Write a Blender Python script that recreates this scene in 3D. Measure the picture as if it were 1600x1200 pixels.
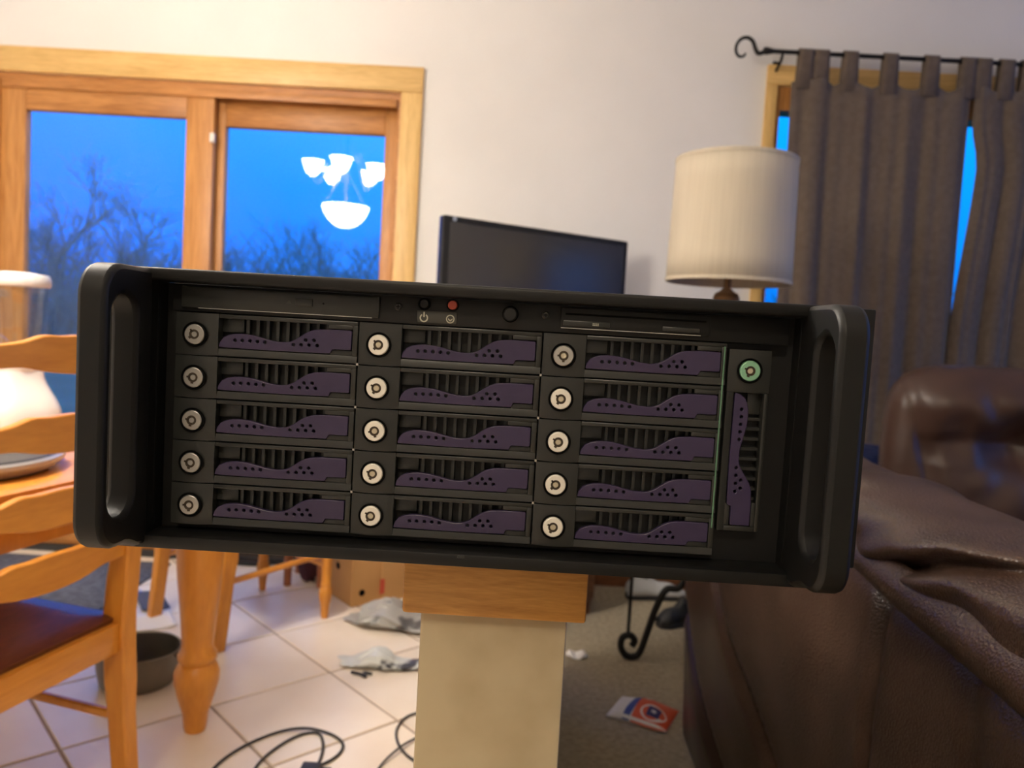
import bpy, bmesh, math, random
from mathutils import Vector, Matrix
for o in list(bpy.data.objects): bpy.data.objects.remove(o, do_unlink=True)
S = bpy.context.scene
COL = S.collection
PI = math.pi
R = math.radians
rnd = random.Random(7)

# ------------------------------------------------------------------ camera
cam_d = bpy.data.cameras.new('camera'); cam = bpy.data.objects.new('camera', cam_d); COL.objects.link(cam)
th, ph, ya = R(3.7), R(3.33), R(0.74)
F = Vector((0, math.cos(th), -math.sin(th))); R0 = Vector((1, 0, 0)); U0 = Vector((0, math.sin(th), math.cos(th)))
rt = R0*math.cos(ph) + U0*math.sin(ph); up = U0*math.cos(ph) - R0*math.sin(ph)
M = Matrix((rt, up, -F)).transposed()
M = Matrix.Rotation(ya, 3, 'Z') @ M
cam.matrix_world = Matrix.Translation((0, 0, 1.10)) @ M.to_4x4()
cam_d.sensor_width = 36; cam_d.lens = 27.0; cam_d.clip_start = 0.02; cam_d.clip_end = 300
cam_d.dof.use_dof = True; cam_d.dof.focus_distance = 0.52; cam_d.dof.aperture_fstop = 9.0
S.camera = cam

# ------------------------------------------------------------------ world: dusk sky
w = bpy.data.worlds.new('dusk'); S.world = w; w.use_nodes = True
nt = w.node_tree; nt.nodes.clear()
wo = nt.nodes.new('ShaderNodeOutputWorld'); bg = nt.nodes.new('ShaderNodeBackground')
tc = nt.nodes.new('ShaderNodeTexCoord'); sx = nt.nodes.new('ShaderNodeSeparateXYZ'); cr = nt.nodes.new('ShaderNodeValToRGB')
mr = nt.nodes.new('ShaderNodeMapRange'); mr.inputs[1].default_value = 0.0; mr.inputs[2].default_value = 0.6
nt.links.new(tc.outputs['Generated'], sx.inputs[0]); nt.links.new(sx.outputs['Z'], mr.inputs[0]); nt.links.new(mr.outputs[0], cr.inputs[0])
cr.color_ramp.elements[0].position = 0.0; cr.color_ramp.elements[0].color = (0.004, 0.15, 1.05, 1)
cr.color_ramp.elements[1].position = 1.0; cr.color_ramp.elements[1].color = (0.010, 0.48, 2.3, 1)
e = cr.color_ramp.elements.new(0.45); e.color = (0.004, 0.38, 1.8, 1)
cr2 = nt.nodes.new('ShaderNodeValToRGB'); nt.links.new(mr.outputs[0], cr2.inputs[0])       # lighter, greener towards the afterglow
cr2.color_ramp.elements[0].color = (0.004, 0.20, 1.05, 1); cr2.color_ramp.elements[1].color = (0.010, 0.70, 2.3, 1)
e = cr2.color_ramp.elements.new(0.45); e.color = (0.004, 0.52, 1.9, 1)
mr2 = nt.nodes.new('ShaderNodeMapRange'); mr2.inputs[1].default_value = -0.55; mr2.inputs[2].default_value = -0.10; nt.links.new(sx.outputs['X'], mr2.inputs[0])
mxw = nt.nodes.new('ShaderNodeMix'); mxw.data_type = 'RGBA'; nt.links.new(mr2.outputs[0], mxw.inputs[0]); nt.links.new(cr.outputs[0], mxw.inputs[6]); nt.links.new(cr2.outputs[0], mxw.inputs[7])
nt.links.new(mxw.outputs[2], bg.inputs[0]); bg.inputs[1].default_value = 1.0
nt.links.new(bg.outputs[0], wo.inputs[0])
EMIT_BOWL, EMIT_SHADE = 68.0, 68.0
LAMP_COL = (1.0, 0.92, 0.81)
EMIT_FAN = 190.0
FAN_COL = (1.0, 0.86, 0.66)

S.view_settings.view_transform = 'Standard'; S.view_settings.look = 'None'
S.view_settings.exposure = 0.0; S.view_settings.gamma = 1.0; S.view_settings.use_curve_mapping = False

# ------------------------------------------------------------------ materials
MATS = {}
def mat(name, col, rough=0.5, metal=0.0, col2=None, nscale=8.0, stretch=(1, 1, 1), bump=0.0, bscale=None, spec=0.5,
        kind='noise', emit=None, estr=0.0, sheen=0.0, bdist=0.002, contrast=(0.35, 0.65), detail=4.0, coat=0.0, vary=0.0, alpha=1.0, trans=0.0):
    if name in MATS: return MATS[name]
    m = bpy.data.materials.new(name); m.use_nodes = True; t = m.node_tree; p = t.nodes['Principled BSDF']
    p.inputs['Base Color'].default_value = (*col, 1); p.inputs['Roughness'].default_value = rough
    p.inputs['Metallic'].default_value = metal; p.inputs['Specular IOR Level'].default_value = spec
    p.inputs['Coat Weight'].default_value = coat
    p.inputs['Sheen Weight'].default_value = sheen
    p.inputs['Transmission Weight'].default_value = trans
    if emit: p.inputs['Emission Color'].default_value = (*emit, 1); p.inputs['Emission Strength'].default_value = estr
    N = t.nodes.new; L = t.links.new
    out = None
    if col2 or bump:
        tcn = N('ShaderNodeTexCoord'); mp = N('ShaderNodeMapping'); mp.inputs['Scale'].default_value = stretch
        L(tcn.outputs['Object'], mp.inputs[0])
    if col2:
        if kind == 'wood':
            n1 = N('ShaderNodeTexNoise'); n1.inputs['Scale'].default_value = nscale; n1.inputs['Detail'].default_value = 6; n1.inputs['Distortion'].default_value = 1.2
            L(mp.outputs[0], n1.inputs[0])
            n2 = N('ShaderNodeTexNoise'); n2.inputs['Scale'].default_value = nscale*6; n2.inputs['Detail'].default_value = 3; L(mp.outputs[0], n2.inputs[0])
            mx = N('ShaderNodeMath'); mx.operation = 'MULTIPLY_ADD'; mx.inputs[1].default_value = 0.35; L(n2.outputs[0], mx.inputs[0])
            ms = N('ShaderNodeMath'); ms.operation = 'MULTIPLY'; ms.inputs[1].default_value = 0.65; L(n1.outputs[0], ms.inputs[0]); L(ms.outputs[0], mx.inputs[2])
            fac = mx.outputs[0]
        else:
            n1 = N('ShaderNodeTexNoise'); n1.inputs['Scale'].default_value = nscale; n1.inputs['Detail'].default_value = detail
            L(mp.outputs[0], n1.inputs[0]); fac = n1.outputs[0]
        rp = N('ShaderNodeValToRGB'); rp.color_ramp.elements[0].position = contrast[0]; rp.color_ramp.elements[1].position = contrast[1]
        rp.color_ramp.elements[0].color = (*col, 1); rp.color_ramp.elements[1].color = (*col2, 1)
        L(fac, rp.inputs[0]); out = rp.outputs[0]
        if vary:
            oi = N('ShaderNodeObjectInfo'); hs = N('ShaderNodeHueSaturation'); mr_ = N('ShaderNodeMapRange')
            mr_.inputs[3].default_value = 1-vary; mr_.inputs[4].default_value = 1+vary
            L(oi.outputs['Random'], mr_.inputs[0]); L(mr_.outputs[0], hs.inputs['Value']); L(out, hs.inputs['Color']); out = hs.outputs[0]
        L(out, p.inputs['Base Color'])
    if bump:
        if kind == 'leather':
            bn = N('ShaderNodeTexVoronoi'); bn.inputs['Scale'].default_value = bscale; bo = bn.outputs['Distance']
        else:
            bn = N('ShaderNodeTexNoise'); bn.inputs['Scale'].default_value = bscale or nscale*4; bn.inputs['Detail'].default_value = 3; bo = bn.outputs[0]
        L(mp.outputs[0], bn.inputs[0])
        b = N('ShaderNodeBump'); b.inputs['Strength'].default_value = bump; b.inputs['Distance'].default_value = bdist
        L(bo, b.inputs['Height']); L(b.outputs[0], p.inputs['Normal'])
    MATS[name] = m; return m

def glass_mat(name, tint=(1, 1, 1), ior=1.5):
    m = bpy.data.materials.new(name); m.use_nodes = True; t = m.node_tree; t.nodes.clear()
    o = t.nodes.new('ShaderNodeOutputMaterial'); mx = t.nodes.new('ShaderNodeMixShader'); tr = t.nodes.new('ShaderNodeBsdfTransparent'); gl = t.nodes.new('ShaderNodeBsdfGlossy'); lw = t.nodes.new('ShaderNodeLayerWeight'); lw.inputs[0].default_value = 0.5; pw_ = t.nodes.new('ShaderNodeMath'); pw_.operation = 'POWER'; pw_.inputs[1].default_value = 5; fr = t.nodes.new('ShaderNodeMapRange')
    tr.inputs[0].default_value = (*tint, 1); gl.inputs['Roughness'].default_value = 0.0; f0 = ((ior-1)/(ior+1))**2; fr.inputs[3].default_value = f0; fr.inputs[4].default_value = 1.0
    t.links.new(lw.outputs['Facing'], pw_.inputs[0]); t.links.new(pw_.outputs[0], fr.inputs[0])
    t.links.new(fr.outputs[0], mx.inputs[0]); t.links.new(tr.outputs[0], mx.inputs[1]); t.links.new(gl.outputs[0], mx.inputs[2]); t.links.new(mx.outputs[0], o.inputs[0])
    MATS[name] = m; return m

paint = mat('wall_paint', (0.81, 0.79, 0.76), 0.75, col2=(0.84, 0.82, 0.79), nscale=3, bump=0.08, bscale=180)
ceil_m = mat('ceiling_paint', (0.85, 0.84, 0.82), 0.9)
cream = mat('divider_paint', (0.45, 0.355, 0.21), 0.6, col2=(0.55, 0.45, 0.285), nscale=11, contrast=(0.28, 0.48), bump=0.05, bscale=60)
oak_x = mat('oak_grain_x', (0.62, 0.37, 0.115), 0.42, col2=(0.80, 0.53, 0.20), nscale=3.0, stretch=(1.2, 14, 14), kind='wood', contrast=(0.36, 0.62))
oak_z = mat('oak_grain_z', (0.62, 0.37, 0.115), 0.42, col2=(0.80, 0.53, 0.20), nscale=3.0, stretch=(14, 14, 1.2), kind='wood', contrast=(0.36, 0.62))
oakd_x = mat('door_oak_x', (0.36, 0.135, 0.03), 0.42, col2=(0.60, 0.27, 0.075), nscale=2.6, stretch=(1.0, 12, 9), kind='wood', contrast=(0.36, 0.62))
oakd_z = mat('door_oak_z', (0.42, 0.17, 0.04), 0.42, col2=(0.60, 0.28, 0.08), nscale=2.6, stretch=(12, 12, 1.0), kind='wood', contrast=(0.36, 0.62))
cap_m = mat('cap_wood', (0.46, 0.195, 0.035), 0.45, col2=(0.64, 0.31, 0.07), nscale=5, stretch=(3, 3, 26), kind='wood', contrast=(0.35, 0.65))
honey = mat('honey_wood', (0.56, 0.20, 0.020), 0.38, col2=(0.72, 0.30, 0.038), nscale=3.0, stretch=(6, 6, 1.4), kind='wood', coat=0.15, contrast=(0.3, 0.7))
honey_x = mat('honey_wood_x', (0.56, 0.20, 0.020), 0.38, col2=(0.72, 0.30, 0.038), nscale=3.0, stretch=(1.4, 8, 8), kind='wood', coat=0.15, contrast=(0.3, 0.7))
seat_m = mat('seat_wood', (0.10, 0.028, 0.014), 0.28, col2=(0.17, 0.05, 0.022), nscale=4, stretch=(2, 8, 8), kind='wood', coat=0.2)
brownwood = mat('brown_wood', (0.16, 0.06, 0.025), 0.45, col2=(0.26, 0.10, 0.04), nscale=4, stretch=(2, 8, 8), kind='wood')
tile_m = mat('floor_tile', (0.80, 0.68, 0.55), 0.33, col2=(0.87, 0.78, 0.67), nscale=4, detail=5, vary=0.05, bump=0.03, bscale=20, contrast=(0.3, 0.7))
grout_m = mat('grout', (0.36, 0.27, 0.20), 0.9, col2=(0.42, 0.32, 0.24), nscale=20)
carpet_m = mat('carpet', (0.34, 0.275, 0.17), 0.95, col2=(0.47, 0.385, 0.25), nscale=60, detail=6, bump=0.8, bscale=420, bdist=0.006, spec=0.1, sheen=0.2)
mat_m = mat('door_mat', (0.085, 0.085, 0.095), 0.95, col2=(0.15, 0.15, 0.165), nscale=50, bump=0.6, bscale=300, spec=0.1)
black_m = mat('black_paint', (0.0065, 0.0066, 0.0066), 0.45, bump=0.05, bscale=900, bdist=0.0005, spec=0.32)
panel_m = mat('panel_black', (0.007, 0.007, 0.007), 0.5, spec=0.35)
tray_m = mat('tray_plastic', (0.021, 0.022, 0.020), 0.31, bump=0.06, bscale=1200, bdist=0.0004)
void_m = mat('void_black', (0.003, 0.003, 0.003), 0.8, spec=0.1)
purple = mat('purple_plastic', (0.032, 0.022, 0.062), 0.30, col2=(0.040, 0.027, 0.074), nscale=30)
lock_glint = mat('lock_metal_glint', (0.92, 0.89, 0.80), 0.36, 0.45)  # brighter copy of the lock metal, the caught reflection put into its colour
lock_grey = mat('lock_metal_grey', (0.52, 0.51, 0.48), 0.38, 1.0)  # copy for locks that catch no reflection; also grey metal of clips and lips
lock_green_lit = mat('lock_metal_green_lit', (0.30, 0.60, 0.40), 0.36, 0.6)  # green light on the lock put into its metal colour
greenedge = mat('green_edge_glow', (0.11, 0.24, 0.15), 0.35)  # green-lit tray edge as a flat colour, nothing emits
brass = mat('plug_brass', (0.62, 0.56, 0.42), 0.4, 0.6)
chrome = mat('chrome', (0.75, 0.75, 0.75), 0.15, 1.0)
red_m = mat('red_button', (0.40, 0.055, 0.025), 0.35)
label_m = mat('label_grey', (0.045, 0.044, 0.038), 0.45)
ink_m = mat('symbol_ink', (0.46, 0.45, 0.36), 0.5)
iron = mat('wrought_iron', (0.022, 0.020, 0.018), 0.5, 0.6, bump=0.2, bscale=80)
curtain_m = mat('curtain_cloth', (0.135, 0.102, 0.08), 0.9, col2=(0.16, 0.122, 0.097), nscale=40, bump=0.25, bscale=900, spec=0.15, sheen=0.15)
leather = mat('leather', (0.046, 0.026, 0.018), 0.29, col2=(0.078, 0.044, 0.030), nscale=6, kind='leather', bump=0.55, bscale=290, bdist=0.0016, spec=0.6)
leather2 = mat('leather_smooth', (0.048, 0.023, 0.016), 0.40, col2=(0.068, 0.034, 0.024), nscale=6, bump=0.12, bscale=70, spec=0.55)
shade_m = mat('shade_cloth', (0.57, 0.50, 0.385), 0.85, col2=(0.61, 0.54, 0.42), nscale=4, stretch=(30, 30, 1), bump=0.1, bscale=8)
antique = mat('antique_brass', (0.20, 0.105, 0.045), 0.4, 0.7, col2=(0.30, 0.17, 0.08), nscale=30)
tvb = mat('tv_black', (0.012, 0.012, 0.014), 0.25)
screen_m = mat('tv_screen', (0.040, 0.038, 0.040), 0.30, spec=0.6, bump=0.0)
white_pl = mat('white_plastic', (0.80, 0.77, 0.72), 0.35)
pan_m = mat('pan_dark', (0.025, 0.023, 0.022), 0.45)
rim_m = mat('pan_rim', (0.42, 0.42, 0.42), 0.35, 0.5)
pot_m = mat('pot_metal', (0.17, 0.155, 0.125), 0.38, 0.85, col2=(0.21, 0.19, 0.155), nscale=10)
paper_m = mat('paper_white', (0.82, 0.78, 0.74), 0.8)
slate_m = mat('dark_paper', (0.075, 0.075, 0.09), 0.7)
card_m = mat('cardboard', (0.52, 0.28, 0.10), 0.85, col2=(0.57, 0.315, 0.12), nscale=6)
card_l = mat('cardboard_flap', (0.55, 0.31, 0.12), 0.85)
redink = mat('red_print', (0.60, 0.09, 0.045), 0.7)
maroon = mat('maroon_cloth', (0.07, 0.018, 0.03), 0.9)
cable_m = mat('cable_rubber', (0.018, 0.018, 0.018), 0.5)
bag_w = mat('bag_plastic', (0.40, 0.39, 0.36), 0.35, col2=(0.10, 0.10, 0.10), nscale=9, contrast=(0.52, 0.60))
wrap_m = mat('wrapper_foil', (0.60, 0.62, 0.60), 0.35, col2=(0.05, 0.05, 0.06), nscale=14, contrast=(0.58, 0.64))
pk_white = mat('packet_white', (0.72, 0.68, 0.62), 0.5)
pk_orange = mat('packet_orange', (0.62, 0.085, 0.022), 0.5)
pk_blue = mat('packet_blue', (0.03, 0.06, 0.26), 0.5)
pk_navy = mat('packet_navy', (0.025, 0.022, 0.11), 0.5)
blue_m = mat('blue_cloth', (0.012, 0.020, 0.075), 0.9)
shoe_w = mat('shoe_white', (0.55, 0.56, 0.58), 0.6)
shoe_b = mat('shoe_black', (0.02, 0.02, 0.022), 0.6)
bark = mat('bark', (0.28, 0.20, 0.18), 0.95, col2=(0.36, 0.27, 0.24), nscale=4)
grass_m = mat('dusk_grass', (0.10, 0.10, 0.06), 1.0, col2=(0.15, 0.14, 0.09), nscale=0.6)
glass = glass_mat('window_glass')
clear_m = glass_mat('clear_plastic', (0.93, 0.95, 0.97), 1.45)
jar_m = glass_mat('jar_glass', (0.94, 0.95, 0.96), 1.75)
glow_bowl = mat('alabaster_glow', (0.9, 0.85, 0.75), 0.4, emit=LAMP_COL, estr=EMIT_BOWL)
fan_glow = mat('bulb_glow', (0.9, 0.85, 0.75), 0.4, emit=FAN_COL, estr=EMIT_FAN)
glow_shade = mat('frosted_glow', (0.9, 0.85, 0.75), 0.4, emit=LAMP_COL, estr=EMIT_SHADE)

# ------------------------------------------------------------------ mesh helpers
def smooth_path(pts, n=8, closed=False):
    P = [Vector(p) for p in pts]; out = []; m = len(P)
    rng = range(m if closed else m-1)
    for i in rng:
        p0 = P[(i-1) % m] if (closed or i > 0) else P[0]*2-P[1]
        p1 = P[i]; p2 = P[(i+1) % m]
        p3 = P[(i+2) % m] if (closed or i+2 < m) else P[-1]*2-P[-2]
        for k in range(n):
            t = k/n
            out.append(0.5*((2*p1)+(-p0+p2)*t+(2*p0-5*p1+4*p2-p3)*t*t+(-p0+3*p1-3*p2+p3)*t**3))
    if not closed: out.append(P[-1])
    return out

class MB:
    def __init__(s): s.b = bmesh.new()
    def box(s, a, c, bev=0.0, seg=2):
        x0, y0, z0 = a; x1, y1, z1 = c
        v = [s.b.verts.new(p) for p in ((x0,y0,z0),(x1,y0,z0),(x1,y1,z0),(x0,y1,z0),(x0,y0,z1),(x1,y0,z1),(x1,y1,z1),(x0,y1,z1))]
        fs = [s.b.faces.new([v[i] for i in q]) for q in ((0,3,2,1),(4,5,6,7),(0,1,5,4),(1,2,6,5),(2,3,7,6),(3,0,4,7))]
        if bev:
            ed = list({e for f in fs for e in f.edges})
            bmesh.ops.bevel(s.b, geom=ed, offset=bev, segments=seg, profile=0.5, affect='EDGES')
        return s
    def tube(s, pts, rad, seg=10, closed=False, caps=True):
        P = [Vector(p) for p in pts]; n = len(P)
        rr = rad if isinstance(rad, (list, tuple)) else [rad]*n
        rings = []; prev = None
        for i in range(n):
            if closed: t = P[(i+1) % n]-P[i-1]
            else: t = P[min(i+1, n-1)]-P[max(i-1, 0)]
            t.normalize()
            if prev is None:
                a = Vector((0,0,1)) if abs(t.z) < 0.9 else Vector((1,0,0)); u = t.cross(a).normalized()
            else:
                u = prev-t*prev.dot(t); u = u.normalized() if u.length > 1e-6 else t.orthogonal().normalized()
            prev = u; v = t.cross(u)
            rings.append([s.b.verts.new(P[i]+(u*math.cos(2*PI*k/seg)+v*math.sin(2*PI*k/seg))*rr[i]) for k in range(seg)])
        for i in range(n if closed else n-1):
            A = rings[i]; B = rings[(i+1) % n]
            for k in range(seg): s.b.faces.new((A[k], A[(k+1) % seg], B[(k+1) % seg], B[k]))
        if caps and not closed: s.b.faces.new(list(reversed(rings[0]))); s.b.faces.new(rings[-1])
        return s
    def lathe(s, prof, c=(0,0,0), seg=32, axis='Z', sc=(1,1)):
        rings = []
        def pt(r, h, a):
            x, y = r*math.cos(a)*sc[0], r*math.sin(a)*sc[1]
            q = {'Z': (x, y, h), 'Y': (x, h, y), 'X': (h, x, y)}[axis]
            return (c[0]+q[0], c[1]+q[1], c[2]+q[2])
        for r, h in prof:
            if r < 1e-7: rings.append([s.b.verts.new(pt(0, h, 0))])
            else: rings.append([s.b.verts.new(pt(r, h, 2*PI*k/seg)) for k in range(seg)])
        for A, B in zip(rings, rings[1:]):
            for k in range(seg):
                j = (k+1) % seg
                if len(A) == 1 and len(B) == 1: continue
                if len(A) == 1: s.b.faces.new((A[0], B[j], B[k]))
                elif len(B) == 1: s.b.faces.new((A[k], A[j], B[0]))
                else: s.b.faces.new((A[k], A[j], B[j], B[k]))
        return s
    def prism(s, poly, a, c, axis='Y', holes=()):
        """extrude a polygon (with holes) given in the plane across axis"""
        def p3(p, h): return {'Y': (p[0], h, p[1]), 'X': (h, p[0], p[1]), 'Z': (p[0], p[1], h)}[axis]
        loops = [poly]+list(holes); A = []; B = []; ea = []
        for lp in loops:
            va = [s.b.verts.new(p3(p, a)) for p in lp]; vb = [s.b.verts.new(p3(p, c)) for p in lp]; A.append(va); B.append(vb)
            n = len(lp)
            for i in range(n): s.b.faces.new((va[i], va[(i+1) % n], vb[(i+1) % n], vb[i]))
        if not holes:
            s.b.faces.new(list(reversed(A[0]))); s.b.faces.new(B[0])
        else:
            for vv in (A, B):
                ed = []
                for lp in vv:
                    for i in range(len(lp)): ed.append(s.b.edges.get((lp[i], lp[(i+1) % len(lp)])))
                bmesh.ops.triangle_fill(s.b, use_beauty=True, use_dissolve=False, edges=ed)
        return s
    def grid(s, fn, nu, nv, wrap_u=False, wrap_v=False):
        V = [[s.b.verts.new(fn(i/(nu if wrap_u else nu-1), j/(nv if wrap_v else nv-1))) for j in range(nv)] for i in range(nu)]
        for i in range(nu if wrap_u else nu-1):
            for j in range(nv if wrap_v else nv-1):
                s.b.faces.new((V[i][j], V[(i+1) % nu][j], V[(i+1) % nu][(j+1) % nv], V[i][(j+1) % nv]))
        return V
    def build(s, name, m, parent=None, smooth=True, angle=35, bevel=0, solid=0, sub=0, loc=None, recalc=True):
        if recalc: bmesh.ops.recalc_face_normals(s.b, faces=s.b.faces)
        me = bpy.data.meshes.new(name); s.b.to_mesh(me); s.b.free()
        me.materials.append(m)
        if smooth:
            me.polygons.foreach_set('use_smooth', [True]*len(me.polygons)); me.set_sharp_from_angle(angle=R(angle))
        o = bpy.data.objects.new(name, me); COL.objects.link(o)
        if parent: o.parent = parent
        if loc: o.location = loc
        if solid: q = o.modifiers.new('thickness', 'SOLIDIFY'); q.thickness = solid; q.offset = 0
        if bevel: q = o.modifiers.new('bevel', 'BEVEL'); q.width = bevel; q.segments = 2; q.limit_method = 'ANGLE'; q.angle_limit = R(40)
        if sub: q = o.modifiers.new('sub', 'SUBSURF'); q.levels = sub; q.render_levels = sub
        return o
def tag(o, label, cat, group=None):
    o['label'] = label; o['category'] = cat
    if group: o['group'] = group
    return o
def thing(name, label, cat, loc=(0,0,0), rz=0, group=None):
    o = bpy.data.objects.new(name, None); COL.objects.link(o); o.location = loc; o.rotation_euler = (0, 0, rz); o.empty_display_size = 0.05
    return tag(o, label, cat, group)
def struct(o): o['kind'] = 'structure'; return o
def copy_tree(o, parent=None):
    c = o.copy(); COL.objects.link(c); c.parent = parent
    for ch in list(o.children): copy_tree(ch, c)
    return c
def circle(cx, cy, r, n=12): return [(cx+r*math.cos(2*PI*k/n), cy+r*math.sin(2*PI*k/n)) for k in range(n)]
def sstep(t): t = max(0, min(1, t)); return t*t*(3-2*t)
def gauss(d, wd): return math.exp(-(d/wd)**2)

# ================================================================== the room
WY = 3.40
X0, X1, YB, ZC = -3.4, 3.3, -4.2, 2.95
DX0, DX1, DZ = -2.37, -0.594, 2.115          # door opening
WX0, WX1, WZ0, WZ1 = 1.02, 2.55, 0.62, 2.23   # window opening
b = MB()
b.box((X0, WY, 0), (DX0, WY+.14, ZC)).box((DX0, WY, DZ), (DX1, WY+.14, ZC)).box((DX1, WY, 0), (WX0, WY+.14, ZC))
b.box((WX0, WY, 0), (WX1, WY+.14, WZ0)).box((WX0, WY, WZ1), (WX1, WY+.14, ZC)).box((WX1, WY, 0), (X1, WY+.14, ZC))
struct(b.build('wall_back', paint))
struct(MB().box((X0-.12, YB, 0), (X0, WY+.14, ZC)).build('wall_left', paint))
struct(MB().box((X0-.12, YB-.12, 0), (X1+.12, YB, ZC)).build('wall_front', paint))
RY0, RY1, RZ0, RZ1 = 0.3, 3.0, 0.35, 2.45     # unseen window added in the right-hand wall for bluish light
b = MB().box((X1, YB, 0), (X1+.12, RY0, ZC)).box((X1, RY1, 0), (X1+.12, WY+.14, ZC)).box((X1, RY0, 0), (X1+.12, RY1, RZ0)).box((X1, RY0, RZ1), (X1+.12, RY1, ZC))
struct(b.build('wall_right', paint))
struct(MB().box((X0-.12, YB-.12, ZC), (X1+.12, WY+.14, ZC+.1)).build('ceiling', ceil_m))
# floors
FX = -0.02
fl = struct(MB().box((X0, YB, -.06), (FX, WY+.14, -.004)).build('floor', grout_m))
struct(MB().box((FX, YB, -.06), (X1, WY+.14, 0.0)).build('floor_carpet', carpet_m))
def clip(poly, ax, val, keep_less):
    out = []
    for i in range(len(poly)):
        a, c = poly[i], poly[(i+1) % len(poly)]
        ia = (a[ax] <= val) == keep_less; ic = (c[ax] <= val) == keep_less
        if ia: out.append(a)
        if ia != ic:
            t = (val-a[ax])/(c[ax]-a[ax]); out.append((a[0]+(c[0]-a[0])*t, a[1]+(c[1]-a[1])*t))
    return out
TP = 0.378; ta = R(-46.2); tu = Vector((math.cos(ta), math.sin(ta))); tv = Vector((-tu.y, tu.x)); t0 = Vector((-.826, 2.10))
full = None; g = 0.0045
for i in range(-20, 21):
    for j in range(-20, 21):
        c0 = t0+tu*(i*TP)+tv*(j*TP)
        cc = c0+(tu+tv)*TP/2
        q = [c0+tu*g+tv*g, c0+tu*(TP-g)+tv*g, c0+tu*(TP-g)+tv*(TP-g), c0+tu*g+tv*(TP-g)]
        poly = [(v.x, v.y) for v in q]; n0 = [(round(p[0],5), round(p[1],5)) for p in poly]
        for ax, val, less in ((0, FX-.003, True), (0, X0, False), (1, WY, True), (1, YB, False)):
            if poly: poly = clip(poly, ax, val, less)
        if len(poly) < 3: continue
        area = abs(sum(poly[k][0]*poly[(k+1) % len(poly)][1]-poly[(k+1) % len(poly)][0]*poly[k][1] for k in range(len(poly))))/2
        if area < 0.002: continue
        isfull = [(round(p[0],5), round(p[1],5)) for p in poly] == n0
        if isfull and full:
            o = bpy.data.objects.new('tile', full); COL.objects.link(o); o.parent = fl; o.location = (cc.x, cc.y, rnd.uniform(-.0006, .0006))
            continue
        o = MB().prism([(p[0]-cc.x, p[1]-cc.y) for p in poly], -.012, 0.0, 'Z').build('tile', tile_m, fl, smooth=False, loc=(cc.x, cc.y, 0))
        bm_ = bmesh.new(); bm_.from_mesh(o.data)
        bmesh.ops.bevel(bm_, geom=[e for e in bm_.edges if all(v.co.z > -.001 for v in e.verts)], offset=.002, segments=1, affect='EDGES')
        bm_.to_mesh(o.data); bm_.free()
        if isfull: full = o.data
# baseboards
struct(MB().box((DX1+.10, WY-.014, 0), (X1, WY, .085), .004).build('baseboard_back', brownwood))
struct(MB().box((X0, WY-.014, 0), (DX0-.10, WY, .085), .004).build('baseboard_left', brownwood))

# half wall that the server stands on, with its wooden cap
HW0, HW1, HWY0, HWY1, HWZ = -.068, .046, .583, 2.35, .884
struct(MB().box((HW0, HWY0, 0), (HW1, HWY1, HWZ), .003).build('wall_divider', cream))
tr = MB().box((-.081, .570, HWZ), (.059, HWY1+.014, .9422), .0025).build('trim_divider_cap', cap_m); struct(tr)

# ------------------------------------------------------------------ sliding door
CW = .094
cas = MB().box((DX0-CW, WY-.022, DZ), (DX1+CW, WY+.0, DZ+.108), .004).build('trim_door_head', oak_x); struct(cas)
struct(MB().box((DX1, WY-.022, 0), (DX1+CW, WY, DZ), .004).build('trim_door_right', oak_z))
struct(MB().box((DX0-CW, WY-.022, 0), (DX0, WY, DZ), .004).build('trim_door_left', oak_z))
d1 = bpy.data.objects.new('door_1', None); COL.objects.link(d1); d1.location = ((DX0+DX1)/2, WY, 0); struct(d1)
ox = (DX0+DX1)/2
MB().box((DX0-ox, .0, DZ-.03), (DX1-ox, .14, DZ)).box((DX0-ox, 0, 0), (DX0+.012-ox, .14, DZ-.03)).box((DX1-.012-ox, 0, 0), (DX1-ox, .14, DZ-.03)).build('jamb', oakd_x, d1)
MB().box((DX0-ox, -.01, 0), (DX1-ox, .14, .03), .004).build('sill', mat('sill_metal', (.05, .05, .05), .5, .5), d1)
def leaf(x0, x1, gx0, gx1, gz0, gz1, ztop, y0, y1, nm):
    # hinge-less leaf: stiles, rails, pane
    MB().box((x0-ox, y0, .03), (gx0-ox, y1, ztop), .004).build('stile', oakd_z, d1)
    MB().box((gx1-ox, y0, .03), (x1-ox, y1, ztop), .004).build('stile', oakd_z, d1)
    MB().box((gx0-ox, y0+.001, gz1), (gx1-ox, y1-.001, ztop), .004).build('rail', oakd_x, d1)
    MB().box((gx0-ox, y0+.001, .03), (gx1-ox, y1-.001, gz0), .004).build('rail', oakd_x, d1)
    MB().box((gx0-ox-.004, (y0+y1)/2-.003, gz0-.004), (gx1-ox+.004, (y0+y1)/2+.003, gz1+.004)).build('pane', glass, d1, smooth=False)
leaf(DX0+.012, -1.415, -2.246, -1.537, .24, 1.962, DZ-.032, .008, .050, 1)
leaf(-1.445, DX1-.012, -1.385, -.672, .24, 1.950, DZ-.042, .068, .112, 2)
MB().box((-1.424-ox, -.012, 1.86), (-1.404-ox, .010, 1.90), .004).build('latch', white_pl, d1)
MB().box((DX0-ox+.02, -.002, DZ-.062), (DX1-ox-.02, .008, DZ-.028), .003).build('head_stop', oakd_x, d1)

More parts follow.
